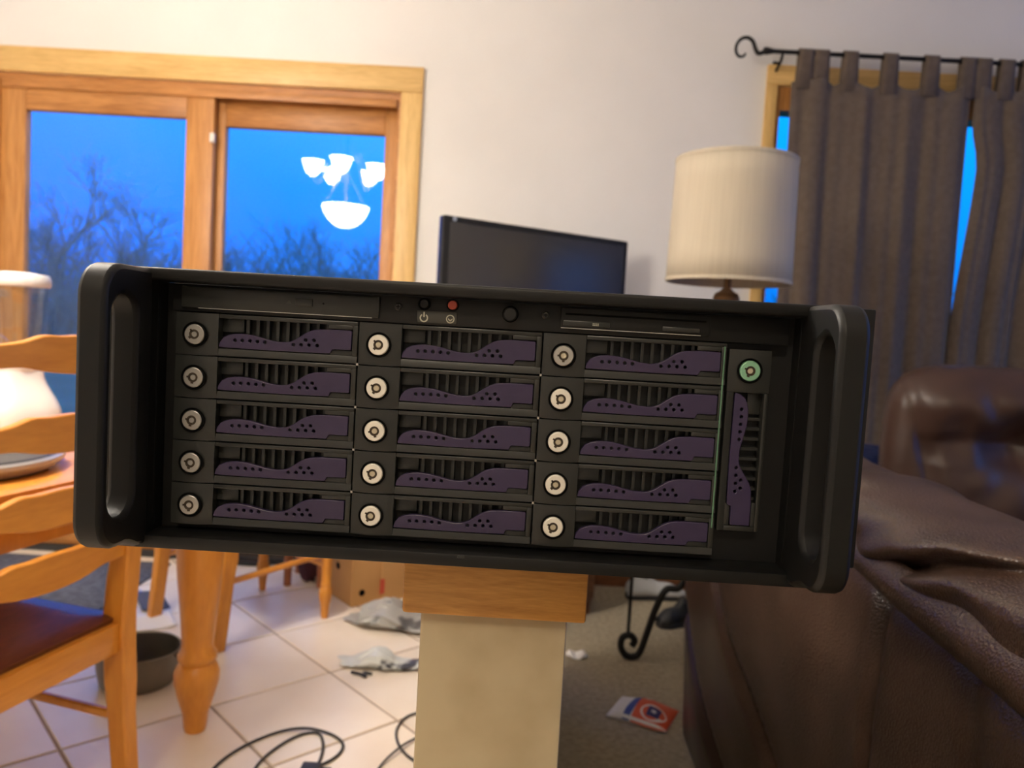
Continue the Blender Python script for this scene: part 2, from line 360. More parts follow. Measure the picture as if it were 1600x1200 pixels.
# ------------------------------------------------------------------ window behind the curtains
struct(MB().box((WX0-.048, WY-.02, WZ1), (WX1+.09, WY, WZ1+.085), .004).build('trim_window_head', oak_x))
struct(MB().box((WX0-.048, WY-.02, WZ0-.05), (WX0, WY, WZ1), .004).build('trim_window_left', oak_z))
struct(MB().box((WX1, WY-.02, WZ0-.05), (WX1+.09, WY, WZ1), .004).build('trim_window_right', oak_z))
w1 = bpy.data.objects.new('window_1', None); COL.objects.link(w1); w1.location = ((WX0+WX1)/2, WY, WZ0); struct(w1)
wx = (WX0+WX1)/2; hw = (WX1-WX0)/2; hh = WZ1-WZ0
MB().box((-hw, 0, 0), (-hw+.02, .10, hh)).box((hw-.02, 0, 0), (hw, .10, hh)).box((-hw+.02, 0, hh-.10), (hw-.02, .10, hh)).box((-hw+.02, 0, 0), (hw-.02, .10, .05)).build('window_frame', oakd_z, w1)
MB().box((-.03, .02, .05), (.03, .09, hh-.10)).build('mullion', oakd_z, w1)
for a, c in ((-hw+.02, -.03), (.03, hw-.02)): MB().box((a, .05, .05), (c, .056, hh-.10)).build('pane', glass, w1, smooth=False)
MB().box((-hw, -.05, -.03), (hw, .02, 0), .004).build('window_sill', oak_x, w1)
# added right-hand window, out of view, lets bluish light onto the recliner
w2 = bpy.data.objects.new('window_added', None); COL.objects.link(w2); w2.location = (X1, (RY0+RY1)/2, RZ0); struct(w2)
hy = (RY1-RY0)/2; hz = RZ1-RZ0
MB().box((-.02, -hy-.08, -.08), (.10, -hy, hz+.08)).box((-.02, hy, -.08), (.10, hy+.08, hz+.08)).box((-.02, -hy, hz), (.10, hy, hz+.08)).box((-.02, -hy, -.08), (.10, hy, 0)).build('window_frame', oak_z, w2)
MB().box((.03, -.02, 0), (.07, .02, hz)).build('mullion', oak_z, w2)
for a, c in ((-hy, -.02), (.02, hy)): MB().box((.05, a, 0), (.056, c, hz)).build('pane', glass, w2, smooth=False)

# ================================================================== rack server
SX, SY, SZ = -.032, .505, .952
srv = thing('rack_server', 'black four-unit rack server with purple drive levers, resting on the half wall', 'server', (SX, SY, SZ-.0095))
K = .0095      # local z of the reference line
mm = .001
# chassis and ears
MB().box((-.216, .030, .001), (.216, .66, .180), .002).build('chassis', black_m, srv)
for s_ in (-1, 1):
    MB().box((min(s_*.216, s_*.265), .012, .012), (max(s_*.216, s_*.265), .016, .188), .0015).build('rack_ear', black_m, srv)
# bezel frame: four bars around the opening
b = MB()
b.box((-.240, 0, K+.1700), (.240, .030, K+.1785), .0020, 3)
b.box((-.240, 0, 0), (.240, .030, K-.0008), .0012)
b.box((-.240, .0, K-.0008), (-.2165, .030, K+.170)).box((.2165, .0, K-.0008), (.240, .030, K+.170))
b.build('bezel_frame', black_m, srv)
MB().box((-.2164, .0265, K-.0007), (.2164, .0296, K+.1699)).build('front_panel', panel_m, srv)
# upper media strip
MB().box((-.2085, .0165, K+.1510), (.2100, .0264, K+.1695), .0006).build('media_strip', panel_m, srv)
# handles: rounded plate with a finger slot
def handle_outline():
    r = .021; y0, y1, z0, z1 = -.055, .004, K+.000, K+.1775
    P = []
    P.append((y1, z0-.0075)); P.append((y1-.012, z0-.0065)); P.append((y1-.022, z0-.002)); P.append((y1-.030, z0))
    for k in range(9): a = -PI/2-k*PI/16; P.append((y0+r+r*math.cos(a), z0+r+r*math.sin(a)))
    for k in range(9): a = PI-k*PI/16; P.append((y0+r+r*math.cos(a), z1-r+r*math.sin(a)))
    P.append((y1, z1)); return P
def slot_outline():
    y0, y1, z0, z1 = -.0465, -.0160, K+.019, K+.159; r = (y1-y0)/2; c = (y0+y1)/2
    return [(c+r*math.cos(a), z0+r+r*math.sin(a)) for a in [-PI+k*PI/10 for k in range(11)]]+[(c+r*math.cos(a), z1-r+r*math.sin(a)) for a in [k*PI/10 for k in range(11)]]
for s_ in (-1, 1):
    xi, xo = s_*.2155, s_*.2335
    MB().prism(handle_outline(), min(xi, xo), max(xi, xo), 'X', holes=[slot_outline()]).build('handle', black_m, srv, bevel=.0032, angle=40)
# --- drive trays (local: x from left edge, z from top edge downwards, y = depth from face)
def lever_outline():
    top = [(29.4,21.9),(30.2,18.8),(32.5,15.6),(36,13.8),(40,12.9),(44,12.6),(47.5,12.7),(52,13.1),(55.8,13.8),(60,14.8),(64,15.7),(68,16.4),(72.5,16.7),(75.5,16.5),(78.3,15.9),(81.5,14.4),(85,12),(88,9.9),(90.8,8.3),(94,7.1),(97.5,6.5),(104,6.1),(112,6.1),(119.4,6.2)]
    bot = [(120,6.9),(120,18.9),(119.4,19.5),(108,19.5),(107,19.7),(106,22.0),(105.2,22.5),(85,22.8),(60,22.8),(40,22.6),(30,22.4)]
    return [(x*mm, -z*mm) for x, z in top+bot]
HOLES = [(40.4,17.3),(45.4,17.1),(50.7,17.1),(55.8,17.2),(61,17.4),(80.4,17.9),(85.8,17.7),(91.2,17.6),(96.7,17.6),(88.8,14.3),(94.4,14.2)]
TH_ = 28.2
def make_tray():
    rnd_b = .0006
    b = MB()
    def q(x0, z0, x1, z1, y0, y1, bev=rnd_b): b.box((x0*mm, y0*mm, -z1*mm), (x1*mm, y1*mm, -z0*mm), bev)
    q(29, 0, 124, 2.8, 0, 9); b.prism([(.0008, -.0234), (-.0003, -.0274), (-.0003, -TH_*mm), (.009, -TH_*mm), (.009, -.0234)], .029, .124, 'X')           # upper and lower rails
    q(120.6, 2.8, 124, 23.4, 0, 9, .0003); q(104.2, 2.8, 120.6, 5.6, .2, 9, .0003)
    q(29, 2.8, 44, 12, 6.8, 9, .0003); q(105.4, 19.9, 120.6, 23.4, 1.6, 9, .0003)
    # lock block: gently bulged face with a step at its lower edge
    n = 13
    def fn(u, v):
        x = u*28.9; z = -.0+v*(TH_+.5*math.sin(u*PI))
        y = -1.1*math.sin(u*PI)**.7*.9-.6*math.sin(v*PI)
        return (x*mm, y*mm, -z*mm)
    V = b.grid(fn, n, 9)
    rim = [V[i][0] for i in range(n)]+[V[n-1][j] for j in range(1, 9)]+[V[i][8] for i in range(n-2, -1, -1)]+[V[0][j] for j in range(7, 0, -1)]
    back = [b.b.verts.new((v.co.x, .009, v.co.z)) for v in rim]
    for i in range(len(rim)): j = (i+1) % len(rim); b.b.faces.new((rim[i], rim[j], back[j], back[i]))
    t = b.build('drive_tray', tray_m, srv)
    g = MB()
    for k in range(9): x = 46+k*6.9; g.box((x*mm, .0055, -.0228), ((x+2.1)*mm, .009, -.0028))
    g.build('grille', tray_m, t)
    lv = MB().prism(lever_outline(), -.0004, .0030, 'Y', holes=[circle(x*mm, -z*mm, .00115, 10) for x, z in HOLES]).build('lever', purple, t, bevel=.0006, angle=40)
    c = (14*mm, 0, -14.6*mm)
    MB().lathe([(0,-.0022),(.0080,-.0022),(.0086,-.0030),(.0082,-.0034),(.0076,-.0026),(.0072,-.0014),(.0072,.002)], c, 32, 'Y').build('lock_recess', void_m, t)
    return t
def make_lock(t, m, ang, no_glint=False):
    c = Vector((14*mm, 0, -14.6*mm))
    b = MB().lathe([(.0030,-.0016),(.0030,-.0040),(.0033,-.0043),(.0063,-.0043),(.0068,-.0039),(.0070,-.0030),(.0070,-.0016)], (0,0,0), 36, 'Y')
    lk = b.build('lock_ring', m, t); lk.location = c
    MB().lathe([(0,-.0041),(.0018,-.0041),(.0021,-.0037),(.0021,-.0016)], (0,0,0), 20, 'Y').build('lock_plug', brass if not no_glint else lock_grey, t).location = c
    k = MB()
    k.box((-.0009, -.00455, -.0043), (.0009, -.0036, -.0025)).box((-.0042, -.00450, -.0006), (-.0026, -.0036, .0006))
    k.lathe([(.0021,-.0042),(.0021,-.0045),(.0033,-.0045),(.0033,-.0042)], (0,0,0), 24, 'Y')
    ko = k.build('keyway', mat('keyway_dark', (.035, .022, .010), .5), t); ko.location = c; ko.rotation_euler = (0, ang, 0)
tray0 = make_tray()
PX, PZ = .1251, .0293
tx0, tz0 = -.1913-.014, K+.1356+.0146
angs = [.9, .1, .2, .25, .0, .75, .5, -.2, .35, .55, .0, .6, .5, .8, .45]
def place_tray(t, x, z, roll=0): t.location = (x, .0160, z); t.rotation_euler = (0, roll, 0)
trays = []
for c in range(3):
    for r_ in range(5):
        t = tray0 if (c == 0 and r_ == 0) else copy_tree(tray0, srv)
        place_tray(t, tx0+c*PX, tz0-r_*PZ); trays.append((t, c, r_))
vt = copy_tree(tray0, srv); place_tray(vt, .1695+.0010, K+.1467, R(90))
vt['label'] = 'upright drive tray with green light painted on its lock'
for i, (t, c, r_) in enumerate(trays):
    make_lock(t, lock_grey if (c == 0 or (c == 2 and r_ == 0)) else lock_glint, angs[i], c == 0)  # same locks, their differing reflections painted by material
make_lock(vt, lock_green_lit, -1.2)
# upright tray was turned about its top-left corner: move so it spans x .1700..1983
vt.location.x = .1990
MB().box((.1668, .0150, K+.024), (.1676, .020, K+.148)).build('green_lit_edge', greenedge, srv)  # green strip painted in for the light along the tray edge
# small clips between tray columns
for c in range(1, 3):
    for r_ in range(1, 5):
        MB().box((tx0+c*PX-.0012, .0156, tz0-r_*PZ-.0002), (tx0+c*PX+.0002, .018, tz0-r_*PZ+.0014)).build('clip', lock_grey, srv, smooth=False)
# media strip fittings
od = MB().box((-.2018, .0140, K+.1535), (-.0672, .0166, K+.1680), .0008).build('optical_drive', tray_m, srv)
MB().box((-.1240, .0130, K+.1585), (-.1122, .0142, K+.1638), .0004).build('eject_button', tray_m, od)
MB().prism(circle(-.1050, K+.1612, .0006, 10), .0136, .0142, 'Y').build('eject_pinhole', void_m, od)
MB().prism([(-.1302, K+.1600), (-.1268, K+.1600), (-.1285, K+.1622)], .0137, .0141, 'Y').build('eject_mark', label_m, od)
MB().box((-.190, .0139, K+.1533), (-.072, .0146, K+.1537)).build('drive_lip', lock_grey, od)
fd = MB().box((.0555, .0140, K+.1545), (.1560, .0166, K+.1682), .0008).build('floppy_drive', panel_m, srv)
MB().box((.0585, .0136, K+.1632), (.1530, .0142, K+.1645)).build('disk_slot', void_m, fd)
MB().box((.0575, .0128, K+.1560), (.0885, .0142, K+.1595), .0004).build('drive_flap', tray_m, fd)
MB().box((.1240, .0126, K+.1560), (.1490, .0142, K+.1590), .0004).build('eject_button', tray_m, fd)
for i in range(4):
    for j in range(2): MB().box(((77.0+i*1.1)*mm, .0124, K+(156.8+j*1.0)*mm), ((77.8+i*1.1)*mm, .0129, K+(157.4+j*1.0)*mm)).build('led_mark', ink_m, fd, smooth=False)
MB().box((.0560, .0139, K+.1541), (.1500, .0146, K+.1546)).build('drive_lip', lock_grey, fd)
for x in (-.0546, .0454):
    sc = MB().lathe([(0,.0150),(.0018,.0150),(.0026,.0156),(.0028,.0168)], (x, 0, K+.1622), 20, 'Y').build('screw', tray_m, srv)
    MB().box((x-.0015, .01485, K+.1619), (x+.0015, .0152, K+.1625)).box((x-.0003, .01485, K+.1607), (x+.0003, .0152, K+.1637)).build('screw_cross', void_m, sc)
for x, z, m in ((-.0370, .1650, panel_m), (-.0178, .1653, red_m)):
    bt = MB().lathe([(0,.0140),(.0028,.0140),(.0032,.0146),(.0033,.0168)], (x, 0, K+z), 24, 'Y').build('push_button', m, srv)
    MB().lathe([(.0034,.0168),(.0034,.0156),(.0042,.0154),(.0043,.0168)], (x, 0, K+z), 24, 'Y').build('button_collar', void_m, bt)
lb = MB().box((-.0415, .0160, K+.1525), (-.0146, .0166, K+.1605), .0003).build('symbol_plate', label_m, srv)
# power symbol: open ring and bar
def arc_band(cx, cz, r0, r1, a0, a1, y0, y1, n=28):
    P = [(cx+r1*math.cos(a0+(a1-a0)*k/n), cz+r1*math.sin(a0+(a1-a0)*k/n)) for k in range(n+1)]
    Q = [(cx+r0*math.cos(a0+(a1-a0)*k/n), cz+r0*math.sin(a0+(a1-a0)*k/n)) for k in range(n, -1, -1)]
    return P+Q
b = MB(); b.prism(arc_band(-.0369, K+.1556, .0020, .0029, R(122), R(418), 0, 0), .0156, .01605, 'Y')
b.prism([(-.0374, K+.1562), (-.0364, K+.1562), (-.0364, K+.1597), (-.0374, K+.1597)], .0156, .01605, 'Y').build('power_symbol', ink_m, lb)
b = MB(); b.prism(arc_band(-.0190, K+.1558, .0022, .0029, 0, R(359.5), 0, 0), .0156, .01605, 'Y')
b.prism([(-.0205, K+.1564), (-.0190, K+.1551), (-.0175, K+.1564), (-.0175, K+.1554), (-.0190, K+.1541), (-.0205, K+.1554)], .0156, .01605, 'Y').build('reset_symbol', ink_m, lb)
kn = MB().lathe([(0,.0070),(.0038,.0070),(.0046,.0078),(.0048,.0168)], (.0215, 0, K+.1612), 32, 'Y').build('thumb_knob', panel_m, srv)
MB().lathe([(.0049,.0105),(.0054,.0098),(.0057,.0108),(.0057,.0168)], (.0215, 0, K+.1612), 32, 'Y').build('knob_ring', chrome, kn)
MB().box((-.0045, -.0006, .0062), (.0005, .0006, .0080), .0004).build('latch_tab', tray_m, srv)

# ================================================================== ladder-back chairs
CH = dict(w=.23, back=-.20)
def post_y(z):   # rear post centre line: kicked foot, raked back
    if z < .45: return -.20-.035*(1-z/.45)**1.5
    return -.20-.085*((z-.45)/.62)**1.3
def turned(prof, sq=None): pass
def make_chair(label):
    t = thing('dining_chair', label, 'chair', group='ladder-back dining chairs')
    for s in (-1, 1):
        b = MB(); N = 15; rings = []
        for k in range(N):
            z = 1.065*k/(N-1); y = post_y(z); tw = .021 if z > .3 else .017+.004*z/.3; td = .027 if .25 < z < .6 else .022
            if k == N-1: tw *= .7; td *= .7
            rings.append([b.b.verts.new((s*.215+dx*tw, y+dy*td, z)) for dx, dy in ((-1,-1),(1,-1),(1,1),(-1,1))])
        for A, B in zip(rings, rings[1:]):
            for i in range(4): b.b.faces.new((A[i], A[(i+1) % 4], B[(i+1) % 4], B[i]))
        b.b.faces.new(rings[0][::-1]); b.b.faces.new(rings[-1])
        b.build('post', honey, t, bevel=.005)
        prof = [(0,0),(.012,0),(.014,.01),(.017,.05),(.023,.075),(.026,.095),(.022,.115),(.018,.122),(.021,.130),(.018,.138),(.020,.20),(.024,.32),(.025,.37),(.025,.425),(0,.425)]
        MB().lathe(prof, (s*.205, .205, 0), 18).build('leg', honey, t)
        MB().tube([(s*.213, post_y(.22)+.01, .225), (s*.205, .19, .245)], .011, 10).build('stretcher', honey, t)
    MB().tube([(-.2, .205, .20), (.2, .205, .20)], .011, 10).build('stretcher', honey_x, t)
    # wavy slats
    for zc in (1.020, .876, .735, .610):
        b = MB(); n = 33; rings = []
        for k in range(n):
            u = -1+2*k/(n-1); x = u*.212
            top = zc+.024+.010*math.cos(u*PI)*1.0+.006*gauss(abs(u)-.42, .12)
            bot = zc-.030-.006*math.cos(u*PI*1.0)+.006*gauss(abs(u)-.6, .2)
            y = post_y(zc)-.020*(1-u*u)
            rings.append([b.b.verts.new(p) for p in ((x, y-.009, bot), (x, y+.009, bot), (x, y+.009, top), (x, y-.009, top))])
        for A, B in zip(rings, rings[1:]):
            for i in range(4): b.b.faces.new((A[i], A[(i+1) % 4], B[(i+1) % 4], B[i]))
        b.b.faces.new(rings[0][::-1]); b.b.faces.new(rings[-1])
        b.build('slat', honey_x, t, bevel=.003)
    # aprons and dished seat
    MB().box((-.195, -.218, .375), (.195, -.192, .438), .003).build('apron', honey_x, t)
    MB().box((-.19, .195, .375), (.19, .218, .430), .003).build('apron', honey_x, t)
    for s in (-1, 1): MB().box((s*.212-.011, -.18, .375), (s*.212+.011, .20, .430), .003).build('apron', honey_x, t)
    b = MB()
    def top(u, v):
        x = (u-.5)*2; y = (v-.5)*2; X = x*(.222+.008*sstep((y+1)/2)); Y = y*.215+.012
        X = X*(1-.04*gauss(abs(y)-1, .12)); 
        return (X, Y, .456-.010*(1-x*x)*(1-y*y)-.008*(max(abs(x), abs(y))**10))
    V = b.grid(top, 21, 21); n = 21
    rim = [V[i][0] for i in range(n)]+[V[n-1][j] for j in range(1, n)]+[V[i][n-1] for i in range(n-2, -1, -1)]+[V[0][j] for j in range(n-2, 0, -1)]
    low = [b.b.verts.new((v.co.x*.98, v.co.y*.98, .4305)) for v in rim]
    for i in range(len(rim)): j = (i+1) % len(rim); b.b.faces.new((rim[i], rim[j], low[j], low[i]))
    b.b.faces.new(low)
    b.build('seat', seat_m, t)
    return t
ch1 = make_chair('honey wood ladder-back chair with dark seat, tucked at table in the left foreground')
ch1.location = (-1.081, 1.445, 0); ch1.rotation_euler = (0, 0, R(76.9))
ch2 = copy_tree(ch1); ch2['label'] = 'honey wood chair beyond the table, only its legs showing under the server'
ch2.location = (-1.10+.62*.2, 2.617+.785*.2, 0); ch2.rotation_euler = (0, 0, R(-38.3))

# ================================================================== dining table
tb = thing('dining_table', 'honey wood dining table with thick turned legs, behind the left chair', 'table', (-1.341, 1.416, 0), R(-13.1))
HL, HWD = .76, .435        # half length (local y), half width (local x)
b = MB()
npl = 5; pw = 2*HWD/npl
for k in range(npl):
    MB().box((-HWD+k*pw+.0008, -HL, .728), (-HWD+(k+1)*pw-.0008, HL, .760), .002).build('plank', honey, tb)
for s in (-1, 1):
    MB().box((s*.375-.012, -HL+.12, .635), (s*.375+.012, HL-.12, .727), .002).build('apron', honey, tb)
    MB().box((-.35, s*(HL-.10)-.012, .635), (.35, s*(HL-.10)+.012, .727), .002).build('apron', honey_x, tb)
tprof = [(0,0),(.026,0),(.029,.012),(.033,.05),(.047,.095),(.057,.135),(.058,.16),(.051,.18),(.043,.188),(.050,.198),(.050,.210),(.042,.222),(.040,.24),(.046,.32),(.056,.42),(.061,.50),(.060,.53),(.050,.550),(.055,.562),(.055,.572),(.05,.58),(0,.58)]
lg = None
for s in (-1, 1):
    for q in (-1, 1):
        if lg is None: lg = MB().lathe(tprof, (0,0,0), 24).box((-.046, -.046, .575), (.046, .046, .728), .004).build('leg', honey, tb); o = lg
        else: o = lg.copy(); COL.objects.link(o)
        o.location = (s*.385, q*.66, 0)

# things on the table
pan = thing('serving_griddle', 'wide dark round griddle with pale rim on the dining table', 'griddle', (-1.185, 1.53, .760))
MB().lathe([(0,.0),(.20,.0),(.215,.010),(.222,.030),(.226,.036),(.220,.038),(.205,.030),(0,.028)], (0,0,0), 64).build('plate', pan_m, pan)
MB().lathe([(.212,.004),(.226,.014),(.232,.022),(.232,.030),(.226,.035),(.220,.030),(.212,.004)], (0,0,0), 64).build('rim', rim_m, pan)
bl = thing('kitchen_blender', 'white kitchen blender with glass jar and lid on the table', 'blender', (-1.372, 2.06, .760), R(150))
b = MB()
def base(u, v):
    a = u*2*PI; h = v*.165; k = (1-.42*sstep((v-.25)/.75)); n = 3.4
    c, s_ = math.cos(a), math.sin(a); rr = (abs(c)**n+abs(s_)**n)**(-1/n)
    return (c*rr*.098*k, s_*rr*.098*k, h)
V = b.grid(base, 32, 10, wrap_u=True); b.b.faces.new([V[i][9] for i in range(32)]); b.b.faces.new([V[i][0] for i in range(32)][::-1])
b.build('base', white_pl, bl, angle=50)
MB().lathe([(0,0),(.02,0),(.02,.012),(.017,.016),(0,.016)], (0,-.094,.05), 20, 'Y').build('dial', rim_m, bl)
MB().lathe([(.058,.165),(.061,.17),(.061,.19),(.056,.195)], (0,0,0), 32).build('collar', white_pl, bl)
b = MB(); b.lathe([(.052,.19),(.056,.21),(.066,.30),(.073,.395),(.070,.395),(.063,.30),(.053,.21),(.05,.195)], (0,0,0), 10); b.build('jar', jar_m, bl, angle=20)
MB().tube(smooth_path([(.060,0,.37),(.105,0,.37),(.115,0,.33),(.105,0,.26),(.058,0,.235)], 5), .010, 8).build('jar_handle', jar_m, bl)
MB().lathe([(0,.392),(.076,.392),(.079,.398),(.079,.412),(.074,.424),(.03,.430),(0,.430)], (0,0,0), 36).build('lid', white_pl, bl)

# ================================================================== chandelier above the table
cx, cy = -1.356, 1.35
cd = thing('chandelier', 'lit chandelier with glass bowl and frosted shades, mirrored in the door glass', 'chandelier', (cx, cy, ZC))
zb = 1.80-ZC
MB().lathe([(0,zb),(.03,zb+.002),(.08,zb+.022),(.125,zb+.062),(.155,zb+.112),(.168,zb+.155),(.163,zb+.155),(.148,zb+.112),(.118,zb+.066),(.0,zb+.012)], (0,0,0), 40).build('glass_bowl', glow_bowl, cd)
MB().tube([(0,0,zb+.02), (0,0,zb+.45), (0,0,-.02)], [.012,.014,.006], 10).build('stem', antique, cd)
MB().lathe([(0,0),(.06,0),(.055,-.02),(.012,-.045),(0,-.045)], (0,0,0), 24).build('canopy', antique, cd)
for k in range(3):
    a = k*2*PI/3+.4; MB().tube([(.165*math.cos(a), .165*math.sin(a), zb+.152), (0,0,zb+.42)], .003, 6).build('bowl_rod', antique, cd)
for k in range(5):
    a = k*2*PI/5+.25; ca, sa = math.cos(a), math.sin(a)
    arm = MB().tube([Vector((ca*r, sa*r, zb+h)) for r, h, _ in smooth_path([(.01,.44,0),(.06,.52,0),(.12,.50,0),(.16,.36,0),(.20,.30,0),(.235,.325,0),(.24,.345,0)], 5)], .007, 8).build('arm', antique, cd)
    MB().lathe([(.018,.0),(.035,.012),(.058,.045),(.068,.085),(.080,.105),(.076,.105),(.063,.085),(.052,.045),(.0,.008)], (ca*.24, sa*.24, zb+.345), 20).build('shade', glow_shade, arm)

# ================================================================== ceiling fan with light kit in the living room
fn_ = thing('ceiling_fan', 'ceiling fan with four lit bulbs, hanging over the living room', 'ceiling fan', (-.30, -1.25, ZC))
MB().lathe([(0,0),(.07,0),(.065,-.03),(.02,-.055),(0,-.055)], (0,0,0), 24).build('canopy', antique, fn_)
MB().tube([(0,0,-.05), (0,0,-.22)], .012, 10).build('downrod', antique, fn_)
MB().lathe([(0,-.20),(.06,-.21),(.11,-.24),(.115,-.29),(.08,-.33),(.05,-.345),(.045,-.38),(0,-.385)], (0,0,0), 32).build('motor_housing', antique, fn_)
for k in range(5):
    a = k*2*PI/5+.3; ca, sa = math.cos(a), math.sin(a)
    P = [(.14,-.045),(.30,-.062),(.56,-.066),(.60,-.045),(.61,0),(.60,.045),(.56,.066),(.30,.062),(.14,.045)]
    MB().prism([(x*ca-y*sa, x*sa+y*ca) for x, y in P], -.262, -.254, 'Z').build('blade', brownwood, fn_)
for k in range(4):
    a = k*PI/2+.6; ca, sa = math.cos(a), math.sin(a)
    am = MB().tube([(.03*ca, .03*sa, -.365), (.09*ca, .09*sa, -.372), (.12*ca, .12*sa, -.40)], .009, 8).build('lamp_arm', antique, fn_)
    MB().lathe([(0,-.395),(.015,-.398),(.022,-.41),(.040,-.435),(.045,-.458),(.038,-.485),(.018,-.502),(0,-.505)], (.12*ca, .12*sa, 0), 20).build('bulb', fan_glow, am)

# ================================================================== television and its cabinet
ta_ = math.atan2(.47, .724)
tvo = thing('television', 'black flat television turned aside in front of the wall', 'television', (.037, 3.035, .955), ta_)
hwid = .4315
MB().box((-hwid, -.022, .045), (hwid, .022, .560), .008).build('housing', tvb, tvo)
MB().box((-hwid+.026, -.0245, .075), (hwid-.026, -.0215, .536), .001).build('screen', screen_m, tvo)
MB().prism([(hwid*.0-.20, -.13), (.20, -.13), (.15, .10), (-.15, .10)], 0, .016, 'Z').build('stand_foot', tvb, tvo, bevel=.004)
MB().box((-.05, -.012, .012), (.05, .016, .06), .003).build('stand_neck', tvb, tvo)
MB().prism(circle(-hwid+.042, .548, .008, 14), -.0232, -.0215, 'Y').build('bezel_badge', mat('badge_pale', (.35,.40,.50), .4), tvo)
tcb = thing('television_cabinet', 'brown wooden cabinet standing under the television', 'cabinet', (.037, 3.035, 0), ta_)
MB().box((-.24, -.17, .05), (.24, .17, .925), .003).build('carcass', brownwood, tcb)
MB().box((-.26, -.185, .925), (.26, .185, .955), .004).build('top', brownwood, tcb)
MB().box((-.235, -.165, 0), (.235, .165, .05)).build('plinth', brownwood, tcb)
for s in (-1, 1):
    dd = MB().box((s*.1195-.1165, -.186, .07), (s*.1195+.1165, -.170, .905), .003).build('door', brownwood, tcb)
    MB().lathe([(.004,-.184),(.005,-.195),(.011,-.2),(.011,-.206),(0,-.209)], (s*.025, 0, .55), 14, 'Y').build('knob', antique, dd)

# ================================================================== lamp and iron side table
LX, LY = .667, 2.60
it = thing('iron_side_table', 'black wrought iron side table with scrolled feet', 'side table', (LX, LY, 0))
MB().lathe([(0,.60),(.27,.60),(.275,.607),(.275,.616),(.27,.622),(0,.622)], (0,0,0), 48).build('top', brownwood, it)
MB().tube([Vector((.262*math.cos(a), .262*math.sin(a), .592)) for a in [2*PI*k/40 for k in range(40)]], .008, 8, closed=True).build('ring', iron, it)
for k in range(3):
    a = PI+k*2*PI/3; ca, sa = math.cos(a), math.sin(a)
    pth = [(.262,.590),(.18,.52),(.085,.42),(.06,.33),(.085,.265),(.13,.255),(.16,.19),(.185,.10),(.205,.030),(.228,.012),(.255,.018),(.272,.045),(.268,.078),(.243,.088),(.226,.070),(.234,.050)]
    MB().tube([Vector((ca*p.x, sa*p.x, p.y)) for p in smooth_path([(x, z, 0) for x, z in pth], 6)], .0115, 10).build('leg', iron, it)
    MB().tube([(ca*.250, sa*.250, .085), (ca*.250, sa*.250, .59)], .006, 8).build('rod', iron, it)
lm = thing('table_lamp', 'unlit table lamp with cream drum shade on the iron table', 'lamp', (LX, LY, .622))
zl = -.622
MB().lathe([(0,0),(.085,0),(.09,.012),(.08,.03),(.045,.045),(.03,.07),(.05,.12),(.092,.20),(.108,.29),(.098,.37),(.06,.45),(.03,.49),(.022,.52),(.03,.535),(.022,.55),(.018,.60),(.026,.612),(.040,.625),(.044,.640),(.038,.655),(.022,.664),(.012,.675),(.012,.80),(0,.80)], (0,0,0), 32).build('body', antique, lm)
def shade(u, v):
    a = u*2*PI; r = .2025-.0075*v; return (r*math.cos(a), r*math.sin(a), 1.312+.402*v+zl)
b = MB(); b.grid(shade, 64, 6, wrap_u=True); sh = b.build('lamp_shade', shade_m, lm, solid=.003)
for v, r in ((1.312, .2035), (1.706, .196)):
    MB().lathe([(r-.001, v+zl-.001), (r+.0022, v+zl-.001), (r+.0022, v+zl+.010), (r-.001, v+zl+.010)], (0,0,0), 64).build('trim_band', shade_m, sh)
for k in range(3):
    a = k*2*PI/3; MB().tube([(.0, .0, 1.60+zl), (.195*math.cos(a), .195*math.sin(a), 1.62+zl)], .0025, 6).build('spider_arm', antique, lm)
MB().tube([(0, 0, 1.42+zl), (0, 0, 1.60+zl)], .004, 8).build('harp_rod', antique, lm)

# ================================================================== curtain rod and curtains
RY = 3.30; RZ = 2.338
rod = thing('curtain_rod', 'black iron curtain rod with a scrolled end above the window', 'curtain rod', (1.7, RY, RZ))
MB().tube([(.930-1.7, 0, 0), (2.75-1.7, 0, 0)], .0095, 12).build('pole', iron, rod)
MB().lathe([(0,-.012),(.013,-.012),(.016,0),(.013,.014),(.010,.03),(0,.03)], (.935-1.7, 0, 0), 16, 'X').build('collar', iron, rod)
sp = [(.935,.0),(.905,-.012),(.890,.005),(.876,.036),(.852,.050),(.826,.042),(.810,.018),(.810,-.010),(.824,-.028),(.842,-.026),(.850,-.014)]
n_ = smooth_path([(x-1.7, z, 0) for x, z in sp], 6)
MB().tube([Vector((p.x, 0, p.y)) for p in n_], [.0095-.005*i/len(n_) for i in range(len(n_))], 10).build('scroll_finial', iron, rod)
for x in (1.005, 2.68):
    MB().tube([(x-1.7, 0, -.004), (x-1.7, .02, -.03), (x-1.7, .075, -.05)], .006, 8).box((x-1.7-.012, .082, -.09), (x-1.7+.012, WY-RY-.0005, -.01), .002).tube([(x-1.7, .075, -.05), (x-1.7, .09, -.05)], .006, 8).build('bracket', iron, rod)
